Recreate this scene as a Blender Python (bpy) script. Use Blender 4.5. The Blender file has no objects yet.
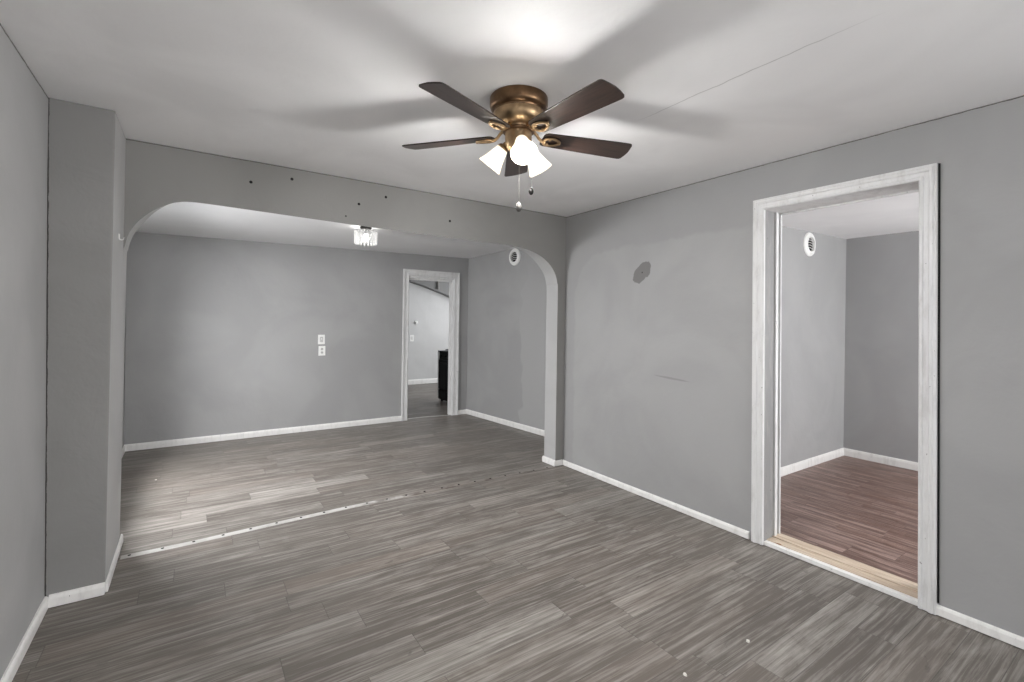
import bpy, bmesh, math, random
from mathutils import Vector, Matrix
random.seed(7)
SC = bpy.context.scene
COL = SC.collection

# ------------------------------------------------------------------ camera
YAW, ROLL, HC = 0.59525, 0.01476, 1.4
Fv = Vector((math.sin(YAW), math.cos(YAW), 0)); Rv = Vector((math.cos(YAW), -math.sin(YAW), 0)); Uv = Vector((0, 0, 1))
cR = Rv * math.cos(ROLL) + Uv * math.sin(ROLL); cU = Uv * math.cos(ROLL) - Rv * math.sin(ROLL)
cd = bpy.data.cameras.new('camera'); cam = bpy.data.objects.new('camera', cd); COL.objects.link(cam)
M = Matrix.Identity(4)
for i in range(3):
    M[i][0] = cR[i]; M[i][1] = cU[i]; M[i][2] = -Fv[i]
M[2][3] = HC
cam.matrix_world = M
cd.sensor_width = 36; cd.lens = 472.06 / 1024 * 36; cd.shift_y = -19.73 / 1024; cd.clip_start = 0.05
SC.camera = cam
# ------------------------------------------------------------------ world, exposure
w = bpy.data.worlds.new('world'); SC.world = w; w.use_nodes = True
w.node_tree.nodes['Background'].inputs[0].default_value = (0.9, 0.93, 0.95, 1)
w.node_tree.nodes['Background'].inputs[1].default_value = 1.0
SC.view_settings.view_transform = 'Standard'; SC.view_settings.look = 'None'
SC.view_settings.gamma = 1; SC.view_settings.use_curve_mapping = False
SC.view_settings.exposure = 0.98
SC.cycles.max_bounces = 10; SC.cycles.diffuse_bounces = 6; SC.cycles.transparent_max_bounces = 12
SC.cycles.sample_clamp_indirect = 4
SC.cycles.use_denoising = True

def area(name, loc, direction, sx, sy, power, col=(1, 1, 1)):
    l = bpy.data.lights.new(name, 'AREA'); l.shape = 'RECTANGLE'; l.size = sx; l.size_y = sy; l.energy = power; l.color = col
    o = bpy.data.objects.new(name, l); COL.objects.link(o); o.location = loc
    o.rotation_euler = Vector(direction).to_track_quat('-Z', 'Y').to_euler()
    return o
def point(name, loc, power, r=0.04, col=(1, 1, 1)):
    l = bpy.data.lights.new(name, 'POINT'); l.energy = power; l.shadow_soft_size = r; l.color = col
    o = bpy.data.objects.new(name, l); COL.objects.link(o); o.location = loc
    return o
DAY = (0.985, 0.99, 1.0)
# daylight coming in at unseen windows (frames below); right, rear and kitchen ones added for fill
area('daylight_back_room', (-0.88, 4.45, 2.05), (1, -0.1, -0.4), 1.5, 0.75, 170, DAY)
area('daylight_left_window', (-0.86, -1.8, 1.65), (1, 0.25, -0.1), 1.5, 1.2, 10, DAY)
area('fill_light_right', (3.33, -1.8, 1.75), (-1, 0.45, -0.1), 1.5, 1.2, 92, DAY)  # added to brighten the left wall
area('fill_light_rear', (1.6, -3.30, 1.45), (0, 1, 0.1), 1.7, 1.4, 28, DAY)  # added as weak fill from behind the camera
area('daylight_small_room', (4.7, -1.25, 1.45), (0, 1, 0), 1.4, 1.4, 76, DAY)
area('fill_light_kitchen', (6.30, 8.0, 1.6), (-1, 0, 0), 1.6, 1.3, 40, DAY)  # added, placed to light the kitchen's far part

# ------------------------------------------------------------------ materials
def newmat(name):
    m = bpy.data.materials.new(name); m.use_nodes = True
    return m, m.node_tree.nodes, m.node_tree.links, m.node_tree.nodes['Principled BSDF']
def rgb(r, g, b):  # sRGB 0..255 -> linear
    f = lambda c: (c / 255 / 12.92) if c / 255 <= 0.04045 else ((c / 255 + 0.055) / 1.055) ** 2.4
    return (f(r), f(g), f(b), 1)
def mixc(N, L, fac, a, b):
    n = N.new('ShaderNodeMix'); n.data_type = 'RGBA'
    if isinstance(fac, (int, float)): n.inputs[0].default_value = fac
    else: L.new(fac, n.inputs[0])
    for i, v in ((6, a), (7, b)):
        if isinstance(v, tuple): n.inputs[i].default_value = v
        else: L.new(v, n.inputs[i])
    return n.outputs[2]
def math_(N, L, op, a, b=None, c=None, clamp=False):
    n = N.new('ShaderNodeMath'); n.operation = op; n.use_clamp = clamp
    for i, v in enumerate((a, b, c)):
        if v is None: continue
        if isinstance(v, (int, float)): n.inputs[i].default_value = v
        else: L.new(v, n.inputs[i])
    return n.outputs[0]
def ramp01(N, L, v, lo, hi):
    n = N.new('ShaderNodeMapRange'); n.interpolation_type = 'SMOOTHSTEP'
    L.new(v, n.inputs[0]); n.inputs[1].default_value = lo; n.inputs[2].default_value = hi
    return n.outputs[0]
def noise(N, L, co, scale, detail=3, rough=0.5, dist=0):
    n = N.new('ShaderNodeTexNoise'); n.inputs['Scale'].default_value = scale; n.inputs['Detail'].default_value = detail
    n.inputs['Roughness'].default_value = rough; n.inputs['Distortion'].default_value = dist
    L.new(co, n.inputs['Vector']); return n.outputs[0]
def worldpos(N):
    return N.new('ShaderNodeNewGeometry').outputs['Position']
def scaled(N, L, co, s):
    n = N.new('ShaderNodeMapping'); n.inputs['Scale'].default_value = s; L.new(co, n.inputs[0]); return n.outputs[0]
def xyz(N, L, co):
    n = N.new('ShaderNodeSeparateXYZ'); L.new(co, n.inputs[0]); return n.outputs
def bump(N, L, h, dist, strength=1.0, prev=None):
    n = N.new('ShaderNodeBump'); n.inputs['Distance'].default_value = dist; n.inputs['Strength'].default_value = strength
    L.new(h, n.inputs['Height'])
    if prev is not None: L.new(prev, n.inputs['Normal'])
    return n.outputs[0]

def plaster(name, base, rough=0.55, b=0.004, masks=None, mottling=0.05):
    m, N, L, P = newmat(name)
    co = worldpos(N)
    big = noise(N, L, co, 1.3, 3, 0.55, 0.6)
    dk = tuple(c * (1 - mottling) for c in base[:3]) + (1,); lt = tuple(min(1, c * (1 + mottling)) for c in base[:3]) + (1,)
    col = mixc(N, L, ramp01(N, L, big, 0.35, 0.65), dk, lt)
    if masks: col = masks(N, L, co, col)
    L.new(col, P.inputs['Base Color'])
    P.inputs['Roughness'].default_value = rough
    P.inputs['Specular IOR Level'].default_value = 0.35
    n1 = noise(N, L, co, 5, 4, 0.6, 0.4); n2 = noise(N, L, co, 60, 2, 0.6)
    h = math_(N, L, 'ADD', n1, math_(N, L, 'MULTIPLY', n2, 0.06))
    L.new(bump(N, L, h, b), P.inputs['Normal'])
    return m

GREY = rgb(160, 160, 160)
def both(*fs):
    def f(N, L, co, col):
        for g in fs: col = g(N, L, co, col)
        return col
    return f
GREY_SHADED = rgb(139, 138, 136)

def right_masks(N, L, co, col):
    X, Y, Z = xyz(N, L, co)
    nz = noise(N, L, co, 6, 3, 0.6)
    wob = math_(N, L, 'MULTIPLY', math_(N, L, 'SUBTRACT', nz, 0.5), 0.10)
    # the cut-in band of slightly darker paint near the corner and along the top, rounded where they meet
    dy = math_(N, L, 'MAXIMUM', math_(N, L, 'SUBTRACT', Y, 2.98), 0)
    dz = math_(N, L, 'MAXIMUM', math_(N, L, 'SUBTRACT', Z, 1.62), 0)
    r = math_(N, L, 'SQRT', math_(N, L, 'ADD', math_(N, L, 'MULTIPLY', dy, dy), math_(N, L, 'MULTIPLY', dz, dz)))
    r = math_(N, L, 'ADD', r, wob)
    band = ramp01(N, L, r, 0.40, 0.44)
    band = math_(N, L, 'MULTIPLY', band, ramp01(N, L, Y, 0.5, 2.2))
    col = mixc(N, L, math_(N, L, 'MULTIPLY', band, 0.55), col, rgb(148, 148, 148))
    # dark patch of old paint
    u = math_(N, L, 'SUBTRACT', Y, 2.588); v = math_(N, L, 'SUBTRACT', Z, 1.812)
    s = math_(N, L, 'ADD', u, math_(N, L, 'MULTIPLY', v, 0.45))
    nz2 = noise(N, L, co, 14, 3, 0.6)
    e = math_(N, L, 'ADD', math_(N, L, 'POWER', math_(N, L, 'DIVIDE', s, 0.078), 2), math_(N, L, 'POWER', math_(N, L, 'DIVIDE', v, 0.088), 2))
    e = math_(N, L, 'ADD', e, math_(N, L, 'MULTIPLY', math_(N, L, 'SUBTRACT', nz2, 0.5), 1.5))
    col = mixc(N, L, math_(N, L, 'SUBTRACT', 1.0, ramp01(N, L, e, 0.9, 1.06)), col, rgb(116, 115, 114))
    h = math_(N, L, 'SQRT', math_(N, L, 'ADD', math_(N, L, 'MULTIPLY', u, u), math_(N, L, 'MULTIPLY', v, v)))
    col = mixc(N, L, math_(N, L, 'SUBTRACT', 1.0, ramp01(N, L, h, 0.004, 0.009)), col, rgb(60, 58, 56))
    # scuff below
    sy = math_(N, L, 'SUBTRACT', Y, 2.29); sz = math_(N, L, 'SUBTRACT', math_(N, L, 'SUBTRACT', Z, 0.983), math_(N, L, 'MULTIPLY', sy, 0.055))
    sc = math_(N, L, 'ADD', math_(N, L, 'POWER', math_(N, L, 'DIVIDE', sy, 0.18), 2), math_(N, L, 'POWER', math_(N, L, 'DIVIDE', sz, 0.010), 2))
    sc = math_(N, L, 'ADD', sc, math_(N, L, 'MULTIPLY', nz2, 0.6))
    col = mixc(N, L, math_(N, L, 'MULTIPLY', math_(N, L, 'SUBTRACT', 1.0, ramp01(N, L, sc, 0.6, 1.3)), 0.55), col, rgb(128, 127, 126))
    return col
def back_right_masks(N, L, co, col):
    X, Y, Z = xyz(N, L, co)
    nz = noise(N, L, co, 1.8, 2, 0.5)
    v = math_(N, L, 'ADD', Y, math_(N, L, 'MULTIPLY', math_(N, L, 'SUBTRACT', nz, 0.5), 0.9))
    m = math_(N, L, 'SUBTRACT', 1.0, ramp01(N, L, v, 4.98, 5.02))
    return mixc(N, L, m, col, rgb(166, 166, 166))
def crack_masks(axis, at, width, lean=0):
    def f(N, L, co, col):
        v = xyz(N, L, co)[axis]
        if lean: v = math_(N, L, 'ADD', v, math_(N, L, 'MULTIPLY', xyz(N, L, co)[2], lean))
        nz = noise(N, L, co, 12, 4, 0.7)
        d = math_(N, L, 'ABSOLUTE', math_(N, L, 'ADD', math_(N, L, 'SUBTRACT', v, at), math_(N, L, 'MULTIPLY', math_(N, L, 'SUBTRACT', nz, 0.5), width * 3)))
        return mixc(N, L, math_(N, L, 'SUBTRACT', 1.0, ramp01(N, L, d, width * 0.35, width * 0.8)), col, rgb(70, 68, 66))
    return f

M_wall = plaster('grey_wall_paint', GREY)
M_jamb_lit = plaster('grey_paint_lit_faces', rgb(176, 176, 176))  # same wall grey, lightened to paint in the light on side faces
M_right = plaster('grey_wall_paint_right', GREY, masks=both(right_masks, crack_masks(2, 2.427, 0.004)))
M_backr = plaster('grey_wall_paint_back_right', GREY, masks=back_right_masks)
M_arch = plaster('grey_paint_shaded_arch', GREY_SHADED, b=0.004, masks=crack_masks(2, 2.427, 0.004))  # same grey darkened to paint in the shade on the arch front
M_column = plaster('grey_paint_shaded_column', rgb(138, 137, 136), b=0.005, masks=crack_masks(0, -0.563, 0.0045, lean=0.0058))  # column front darkened too, its shade put into the colour
M_left = plaster('grey_wall_paint_left', rgb(167, 167, 167), masks=crack_masks(2, 2.424, 0.006))
def ceil_masks(N, L, co, col):
    X, Y, Z = xyz(N, L, co)
    nz = noise(N, L, co, 4, 3, 0.6)
    d = math_(N, L, 'ABSOLUTE', math_(N, L, 'ADD', math_(N, L, 'SUBTRACT', X, 1.862), math_(N, L, 'MULTIPLY', math_(N, L, 'SUBTRACT', nz, 0.5), 0.05)))
    k = math_(N, L, 'MULTIPLY', math_(N, L, 'SUBTRACT', 1.0, ramp01(N, L, d, 0.001, 0.005)), math_(N, L, 'MULTIPLY', ramp01(N, L, Y, 0.55, 0.9), math_(N, L, 'SUBTRACT', 1.0, ramp01(N, L, Y, 1.4, 1.7))))
    return mixc(N, L, math_(N, L, 'MULTIPLY', k, 0.6), col, rgb(170, 170, 170))
M_ceil = plaster('ceiling_paint', rgb(242, 242, 243), rough=0.6, b=0.003, mottling=0.04, masks=ceil_masks)
M_ceil_back = plaster('ceiling_paint_back', rgb(236, 236, 237), rough=0.6, b=0.003, mottling=0.02)
M_kit = plaster('pale_kitchen_paint', rgb(196, 196, 196))
M_kitchen_shadow = plaster('kitchen_shadow_grey', rgb(120, 120, 120))  # dark grey standing in for shade on the kitchen wall

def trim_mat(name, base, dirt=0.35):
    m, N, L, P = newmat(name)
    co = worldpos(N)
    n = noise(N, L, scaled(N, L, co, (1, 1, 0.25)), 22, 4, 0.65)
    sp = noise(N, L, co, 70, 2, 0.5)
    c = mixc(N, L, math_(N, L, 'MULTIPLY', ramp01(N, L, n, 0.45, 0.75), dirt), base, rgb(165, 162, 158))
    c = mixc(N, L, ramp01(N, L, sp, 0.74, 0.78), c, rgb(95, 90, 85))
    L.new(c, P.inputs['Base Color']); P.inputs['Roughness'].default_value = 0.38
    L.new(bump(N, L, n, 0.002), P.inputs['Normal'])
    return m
M_trim = trim_mat('white_trim_paint', rgb(224, 224, 224))
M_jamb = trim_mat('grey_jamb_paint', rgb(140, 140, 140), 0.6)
M_base = trim_mat('white_baseboard_paint', rgb(236, 235, 233), 0.25)

def plain(name, col, rough=0.5, metal=0.0, spec=0.5, nscale=None, namp=0.15):
    m, N, L, P = newmat(name)
    if nscale:
        tc = N.new('ShaderNodeTexCoord').outputs['Object']
        n = noise(N, L, tc, nscale, 4, 0.6)
        dk = tuple(c * (1 - namp) for c in col[:3]) + (1,); lt = tuple(min(1, c * (1 + namp)) for c in col[:3]) + (1,)
        L.new(mixc(N, L, ramp01(N, L, n, 0.35, 0.65), dk, lt), P.inputs['Base Color'])
    else: P.inputs['Base Color'].default_value = col
    P.inputs['Roughness'].default_value = rough; P.inputs['Metallic'].default_value = metal
    P.inputs['Specular IOR Level'].default_value = spec
    return m
M_bronze = plain('antique_bronze', rgb(170, 144, 112), 0.36, 1.0, nscale=12, namp=0.2)
M_bronze_dark = plain('antique_bronze_dark', rgb(124, 98, 74), 0.36, 1.0, nscale=12, namp=0.2)
M_white_plastic = plain('white_plastic', rgb(238, 238, 236), 0.35, nscale=20, namp=0.03)
M_grey_plastic = plain('grey_plastic', rgb(196, 196, 194), 0.4, nscale=20, namp=0.03)
M_black = plain('black_enamel', rgb(9, 9, 10), 0.55, spec=0.12, nscale=8, namp=0.2)
M_blackhole = plain('dark_hole', rgb(14, 14, 14), 0.9, nscale=30, namp=0.2)
M_chrome = plain('chrome', rgb(200, 200, 200), 0.2, 1.0, nscale=20, namp=0.05)
M_alu = plain('aluminium_strip', rgb(205, 203, 200), 0.33, 1.0, nscale=9, namp=0.12)
def strip_mat():
    m, N, L, P = newmat('two_tone_floor_strip')
    co = worldpos(N); X = xyz(N, L, co)[0]
    n = noise(N, L, co, 7, 4, 0.6)
    k = ramp01(N, L, math_(N, L, 'ADD', X, math_(N, L, 'MULTIPLY', math_(N, L, 'SUBTRACT', n, 0.5), 1.2)), 1.0, 1.5)  # paler at the left end, browner towards the right
    c = mixc(N, L, k, mixc(N, L, ramp01(N, L, n, 0.4, 0.6), rgb(205, 203, 200), rgb(188, 186, 183)), mixc(N, L, ramp01(N, L, n, 0.45, 0.6), rgb(140, 133, 127), rgb(116, 108, 102)))
    L.new(c, P.inputs['Base Color']); P.inputs['Roughness'].default_value = 0.42; P.inputs['Metallic'].default_value = 0.25
    return m
M_strip = strip_mat()
M_chain = plain('chain_metal', rgb(92, 90, 86), 0.5, 0.2, nscale=40)
M_bob = plain('grey_bob', rgb(84, 82, 80), 0.6, 0.0, nscale=40)
M_darkbead = plain('dark_bead', rgb(16, 14, 13), 0.6, 0.0, 0.2, nscale=40)
M_chip = plain('pale_chip', rgb(225, 222, 215), 0.7, nscale=60)
M_pipe = plain('pipe_grey', rgb(120, 118, 116), 0.6, nscale=20)
M_frame = plain('window_frame_white', rgb(225, 225, 225), 0.4, nscale=10, namp=0.04)

def emis(name, col, strength, transp=0.0, base=0.85, warm=False):
    m, N, L, P = newmat(name)
    tc = N.new('ShaderNodeTexCoord').outputs['Object']
    n = noise(N, L, tc, 30, 2)
    c = mixc(N, L, math_(N, L, 'MULTIPLY', n, 0.2), col, tuple(x * 0.92 for x in col[:3]) + (1,))
    P.inputs['Base Color'].default_value = (base, base * (1 if not warm else 0.86), base * (0.97 if not warm else 0.6), 1); P.inputs['Roughness'].default_value = 0.3
    L.new(c, P.inputs['Emission Color']); P.inputs['Emission Strength'].default_value = strength
    if transp:
        t = N.new('ShaderNodeBsdfTransparent'); mx = N.new('ShaderNodeMixShader'); mx.inputs[0].default_value = transp
        L.new(P.outputs[0], mx.inputs[1]); L.new(t.outputs[0], mx.inputs[2]); L.new(mx.outputs[0], N['Material Output'].inputs[0])
    return m
M_shade = emis('frosted_glass_lit', (1.0, 0.90, 0.68, 1), 0.8, 0.12, 0.35, True)
M_bulb = emis('bulb_lit', (1.0, 0.95, 0.85, 1), 7)
M_rod = emis('crystal_rod_lit', (1.0, 1.0, 1.0, 1), 0.25, 0.6, 0.3)

def wood_dark():
    m, N, L, P = newmat('dark_walnut_blade')
    tc = N.new('ShaderNodeTexCoord').outputs['Object']
    g = noise(N, L, scaled(N, L, tc, (3, 45, 45)), 1.6, 5, 0.65, 0.5)
    f = noise(N, L, scaled(N, L, tc, (8, 160, 160)), 1.5, 2)
    c = mixc(N, L, ramp01(N, L, g, 0.3, 0.7), rgb(30, 22, 20), rgb(62, 46, 39))
    c = mixc(N, L, math_(N, L, 'MULTIPLY', f, 0.35), c, rgb(30, 22, 20))
    L.new(c, P.inputs['Base Color']); P.inputs['Roughness'].default_value = 0.36
    return m
M_blade = wood_dark()

def raw_wood():
    m, N, L, P = newmat('raw_pine')
    co = worldpos(N)
    g = noise(N, L, scaled(N, L, co, (70, 3, 70)), 1.4, 5, 0.65, 0.6)
    k = noise(N, L, scaled(N, L, co, (14, 7, 10)), 1.6, 2)
    c = mixc(N, L, ramp01(N, L, g, 0.3, 0.7), rgb(182, 160, 138), rgb(218, 204, 186))
    c = mixc(N, L, ramp01(N, L, k, 0.66, 0.76), c, rgb(150, 112, 78))
    L.new(c, P.inputs['Base Color']); P.inputs['Roughness'].default_value = 0.6
    L.new(bump(N, L, g, 0.003), P.inputs['Normal'])
    return m
M_pine = raw_wood()

def plank_mat(name, dark, light, warm, rough=0.42, streak=0.8, seam=0.5):
    """uv layer 'grain': plank-local metres plus a random offset; uv 'unit': 0..1 across the plank; colour 'tone': plank tone"""
    m, N, L, P = newmat(name)
    uv = N.new('ShaderNodeUVMap'); uv.uv_map = 'grain'
    un = N.new('ShaderNodeUVMap'); un.uv_map = 'edge'
    at = N.new('ShaderNodeAttribute'); at.attribute_name = 'tone'
    tr, tg, tb = [o for o in (lambda s: (L.new(at.outputs['Color'], s.inputs[0]), s.outputs)[1])(N.new('ShaderNodeSeparateColor'))][:3]
    g1 = noise(N, L, scaled(N, L, uv.outputs[0], (0.95, 22, 1)), 1.0, 6, 0.62, 1.2)
    g2 = noise(N, L, scaled(N, L, uv.outputs[0], (1.9, 72, 1)), 1.0, 5, 0.7, 0.6)
    g3 = noise(N, L, scaled(N, L, uv.outputs[0], (2.2, 7, 1)), 1.0, 4, 0.6, 2.0)
    kn = noise(N, L, scaled(N, L, uv.outputs[0], (5, 14, 1)), 1.0, 3, 0.6, 1.5)
    s = math_(N, L, 'ADD', math_(N, L, 'MULTIPLY', math_(N, L, 'SUBTRACT', g1, 0.5), 1.3), math_(N, L, 'MULTIPLY', math_(N, L, 'SUBTRACT', g2, 0.5), 1.9))
    s = math_(N, L, 'ADD', s, math_(N, L, 'MULTIPLY', math_(N, L, 'SUBTRACT', g3, 0.5), 0.7))
    f = math_(N, L, 'ADD', math_(N, L, 'MULTIPLY', s, streak), tr, clamp=True)
    c = mixc(N, L, f, dark, light)
    c = mixc(N, L, math_(N, L, 'MULTIPLY', tg, 0.28), c, mixc(N, L, 0.5, c, warm))
    c = mixc(N, L, math_(N, L, 'MULTIPLY', ramp01(N, L, kn, 0.66, 0.74), 0.45), c, tuple(x * 0.5 for x in dark[:3]) + (1,))
    e = xyz(N, L, un.outputs[0])
    se = math_(N, L, 'MINIMUM', e[0], e[1])
    sm = math_(N, L, 'SUBTRACT', 1.0, ramp01(N, L, se, 0.0006, 0.0026))
    c = mixc(N, L, math_(N, L, 'MULTIPLY', sm, seam), c, tuple(x * 0.35 for x in dark[:3]) + (1,))
    L.new(c, P.inputs['Base Color'])
    rr = math_(N, L, 'ADD', rough, math_(N, L, 'MULTIPLY', math_(N, L, 'SUBTRACT', g1, 0.5), 0.25))
    L.new(rr, P.inputs['Roughness']); P.inputs['Specular IOR Level'].default_value = 0.5
    b = bump(N, L, math_(N, L, 'ADD', g1, math_(N, L, 'MULTIPLY', g2, 0.5)), 0.0012)
    L.new(bump(N, L, math_(N, L, 'SUBTRACT', 1.0, sm), 0.001, 0.6, b), P.inputs['Normal'])
    return m
M_floor = plank_mat('grey_vinyl_plank', rgb(98, 92, 86), rgb(196, 191, 185), rgb(168, 150, 138))
M_floor_brown = plank_mat('brown_laminate', rgb(98, 74, 66), rgb(220, 192, 182), rgb(140, 98, 76), 0.4, 0.8)

# ------------------------------------------------------------------ mesh helpers
def link(name, me, mat=None, parent=None):
    o = bpy.data.objects.new(name, me); COL.objects.link(o)
    if mat is not None:
        for m in (mat if isinstance(mat, (list, tuple)) else [mat]): me.materials.append(m)
    if parent is not None: o.parent = parent
    return o
def finish(name, bm, mat, parent=None, smooth=False, bevel=0, loc=None):
    bmesh.ops.recalc_face_normals(bm, faces=bm.faces)
    if bevel:
        bmesh.ops.bevel(bm, geom=[e for e in bm.edges if len(e.link_faces) == 2 and e.calc_face_angle(0) > 0.6], offset=bevel, segments=2, affect='EDGES', profile=0.6, clamp_overlap=True)
    me = bpy.data.meshes.new(name); bm.to_mesh(me); bm.free()
    if smooth:
        for p in me.polygons: p.use_smooth = True
        try: me.set_sharp_from_angle(angle=math.radians(38))
        except Exception: pass
    o = link(name, me, mat, parent)
    if loc is not None: o.location = loc
    return o
def box(bm, x0, x1, y0, y1, z0, z1, mi=0):
    v = [bm.verts.new((x, y, z)) for x in (x0, x1) for y in (y0, y1) for z in (z0, z1)]
    for f in ((0, 1, 3, 2), (4, 6, 7, 5), (0, 4, 5, 1), (2, 3, 7, 6), (0, 2, 6, 4), (1, 5, 7, 3)):
        bm.faces.new([v[i] for i in f]).material_index = mi
    return v
def boxes(name, lst, mat, parent=None, bevel=0, kind=None):
    bm = bmesh.new()
    for b in lst: box(bm, *b)
    o = finish(name, bm, mat, parent, bevel=bevel)
    if kind: o['kind'] = kind
    return o
def struct(o): o['kind'] = 'structure'; return o
def lathe(bm, prof, seg=40, mat=Matrix.Identity(4), cap=True, mi=0):
    """prof: list of (r, z) turned round local Z"""
    rings = []
    for r, z in prof:
        if r < 1e-6: rings.append([bm.verts.new(mat @ Vector((0, 0, z)))])
        else: rings.append([bm.verts.new(mat @ Vector((r * math.cos(2 * math.pi * i / seg), r * math.sin(2 * math.pi * i / seg), z))) for i in range(seg)])
    for a, b in zip(rings, rings[1:]):
        for i in range(seg):
            j = (i + 1) % seg
            if len(a) == 1 and len(b) == 1: continue
            if len(a) == 1: f = bm.faces.new([a[0], b[i], b[j]])
            elif len(b) == 1: f = bm.faces.new([a[i], a[j], b[0]])
            else: f = bm.faces.new([a[i], a[j], b[j], b[i]])
            f.material_index = mi
    return rings
def tube(bm, pts, r, seg=10, flat=1.0):
    pts = [Vector(p) for p in pts]; rings = []
    rr = r if isinstance(r, (list, tuple)) else [r] * len(pts)
    for i, p in enumerate(pts):
        t = (pts[min(i + 1, len(pts) - 1)] - pts[max(i - 1, 0)]).normalized()
        up = Vector((0, 0, 1)) if abs(t.z) < 0.95 else Vector((1, 0, 0))
        a = t.cross(up).normalized(); b = a.cross(t).normalized()
        rings.append([bm.verts.new(p + (a * math.cos(2 * math.pi * k / seg) + b * math.sin(2 * math.pi * k / seg) * flat) * rr[i]) for k in range(seg)])
    for x, y in zip(rings, rings[1:]):
        for k in range(seg): bm.faces.new([x[k], x[(k + 1) % seg], y[(k + 1) % seg], y[k]])
    bm.faces.new(rings[0][::-1]); bm.faces.new(rings[-1])
def empty(name, loc, label=None, cat=None, group=None, rotz=0):
    o = bpy.data.objects.new(name, None); COL.objects.link(o); o.location = loc; o.rotation_euler = (0, 0, rotz); o.empty_display_size = 0.1
    tag(o, label, cat, group); return o
def tag(o, label=None, cat=None, group=None):
    if label: o['label'] = label
    if cat: o['category'] = cat
    if group: o['group'] = group
    return o
def axis_matrix(origin, zdir, xhint=(0, 0, 1)):
    z = Vector(zdir).normalized(); x = Vector(xhint) - z * Vector(xhint).dot(z)
    if x.length < 1e-4: x = Vector((1, 0, 0)) - z * z.x
    x.normalize(); y = z.cross(x)
    m = Matrix((x, y, z)).transposed().to_4x4(); m.translation = Vector(origin); return m

# ------------------------------------------------------------------ the setting: rooms
H = 2.43
TA = 0.175         # arch wall thickness
XL, XR, YA, YB, YREAR = -0.566, 3.024, 3.54, 6.235, -3.0
XCS = -0.337      # side of column and left jamb of the arch
XRB0, XRB1 = 3.585, 3.43   # right wall of the back room (runs slightly askew)
T = 0.17           # wall thickness

def plank_floor(name, x0, x1, y0, y1, mat, along='X', row_w=0.153, phase=0.146, L=0.915, rows=None, light=(), tonef=None, known={}, seed=1, z=0.0):
    rnd = random.Random(seed)
    bm = bmesh.new(); tone = bm.loops.layers.color.new('tone'); uv = bm.loops.layers.uv.new('grain'); ed = bm.loops.layers.uv.new('edge')
    a0, a1, b0, b1 = (x0, x1, y0, y1) if along == 'X' else (y0, y1, x0, x1)
    if rows is None:
        k0 = math.floor((b0 - phase) / row_w); rows = []
        k = k0
        while phase + k * row_w < b1: rows.append((phase + k * row_w, phase + (k + 1) * row_w)); k += 1
    for (r0, r1) in rows:
        rc = (r0 + r1) / 2
        ph = rnd.uniform(0, L)
        for key, v in known.items():
            if abs(rc - key) < row_w * 0.5: ph = v % L
        c = a0 - L + ((ph - a0) % L)
        while c < a1:
            ln = L
            s0, s1 = max(c, a0), min(c + ln, a1); t0, t1 = max(r0, b0), min(r1, b1)
            if s1 - s0 > 1e-4 and t1 - t0 > 1e-4:
                q = rnd.random(); tn = 0.36 + 0.12 * (q - 0.5)
                if q > 0.90: tn = 0.48
                wm = rnd.random()
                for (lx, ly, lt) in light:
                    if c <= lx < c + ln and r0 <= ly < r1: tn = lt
                P = [(s0, t0), (s1, t0), (s1, t1), (s0, t1)]
                off = (rnd.uniform(0, 50), rnd.uniform(0, 50))
                # split in four so that 'edge' (distance to the nearest edge) interpolates rightly
                cs, ct = (s0 + s1) / 2, (t0 + t1) / 2
                def V(a, b): return (a, b, z) if along == 'X' else (b, a, z)
                grid = [[bm.verts.new(V(a, b)) for a in (s0, cs, s1)] for b in (t0, ct, t1)]
                co = [[(a, b) for a in (s0, cs, s1)] for b in (t0, ct, t1)]
                de = lambda a, b: (min(a - c, c + ln - a), min(b - r0, r1 - b))
                for j in range(2):
                    for i in range(2):
                        idx = [(j, i), (j, i + 1), (j + 1, i + 1), (j + 1, i)]
                        f = bm.faces.new([grid[a][b] for a, b in idx])
                        for lp, (a, b) in zip(f.loops, idx):
                            aa, bb = co[a][b]
                            lp[uv].uv = (aa - c + off[0], bb - r0 + off[1]); lp[ed].uv = de(aa, bb)
                            lp[tone] = (tn, wm, q, 1)
            c += ln
    for f in bm.faces:
        f.normal_update()
        if f.normal.z < 0: f.normal_flip()
    me = bpy.data.meshes.new(name); bm.to_mesh(me); bm.free()
    return struct(link(name, me, mat))
known = {2.52: 1.32, 2.365: 0.545, 2.21: 0.673, 2.06: 1.23, 1.75: 1.502, 1.60: 1.754, 1.45: 2.57, 0.99: 1.95, 2.67: 2.247, 3.09: 2.679, 3.89: 0.10, 4.04: -0.05, 4.20: 0.39, 4.35: 0.894}
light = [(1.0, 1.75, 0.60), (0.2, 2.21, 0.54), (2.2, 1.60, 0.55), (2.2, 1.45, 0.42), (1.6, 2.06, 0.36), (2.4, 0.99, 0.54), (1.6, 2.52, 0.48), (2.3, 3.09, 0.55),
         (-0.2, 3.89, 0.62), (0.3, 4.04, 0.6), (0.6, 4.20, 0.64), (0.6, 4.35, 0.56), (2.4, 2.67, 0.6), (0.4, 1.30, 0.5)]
plank_floor('floor', XL - 0.02, 3.62, YREAR, 6.37, M_floor, light=light, known=known, seed=5)
plank_floor('floor_kitchen', 1.0, 6.2, 6.37, 9.8, M_floor, seed=9)
rows = []; x = 3.12
for wdt in (0.21, 0.17, 0.19, 0.10, 0.075, 0.11): rows.append((x, x + wdt)); x += wdt
while x < 5.95: rows.append((x, x + 0.066)); x += 0.066
plank_floor('floor_small_room', 3.12, 5.95, -1.0, 2.3, M_floor_brown, along='Y', rows=rows, row_w=0.06, L=0.62, seed=3, z=0.002)

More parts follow.
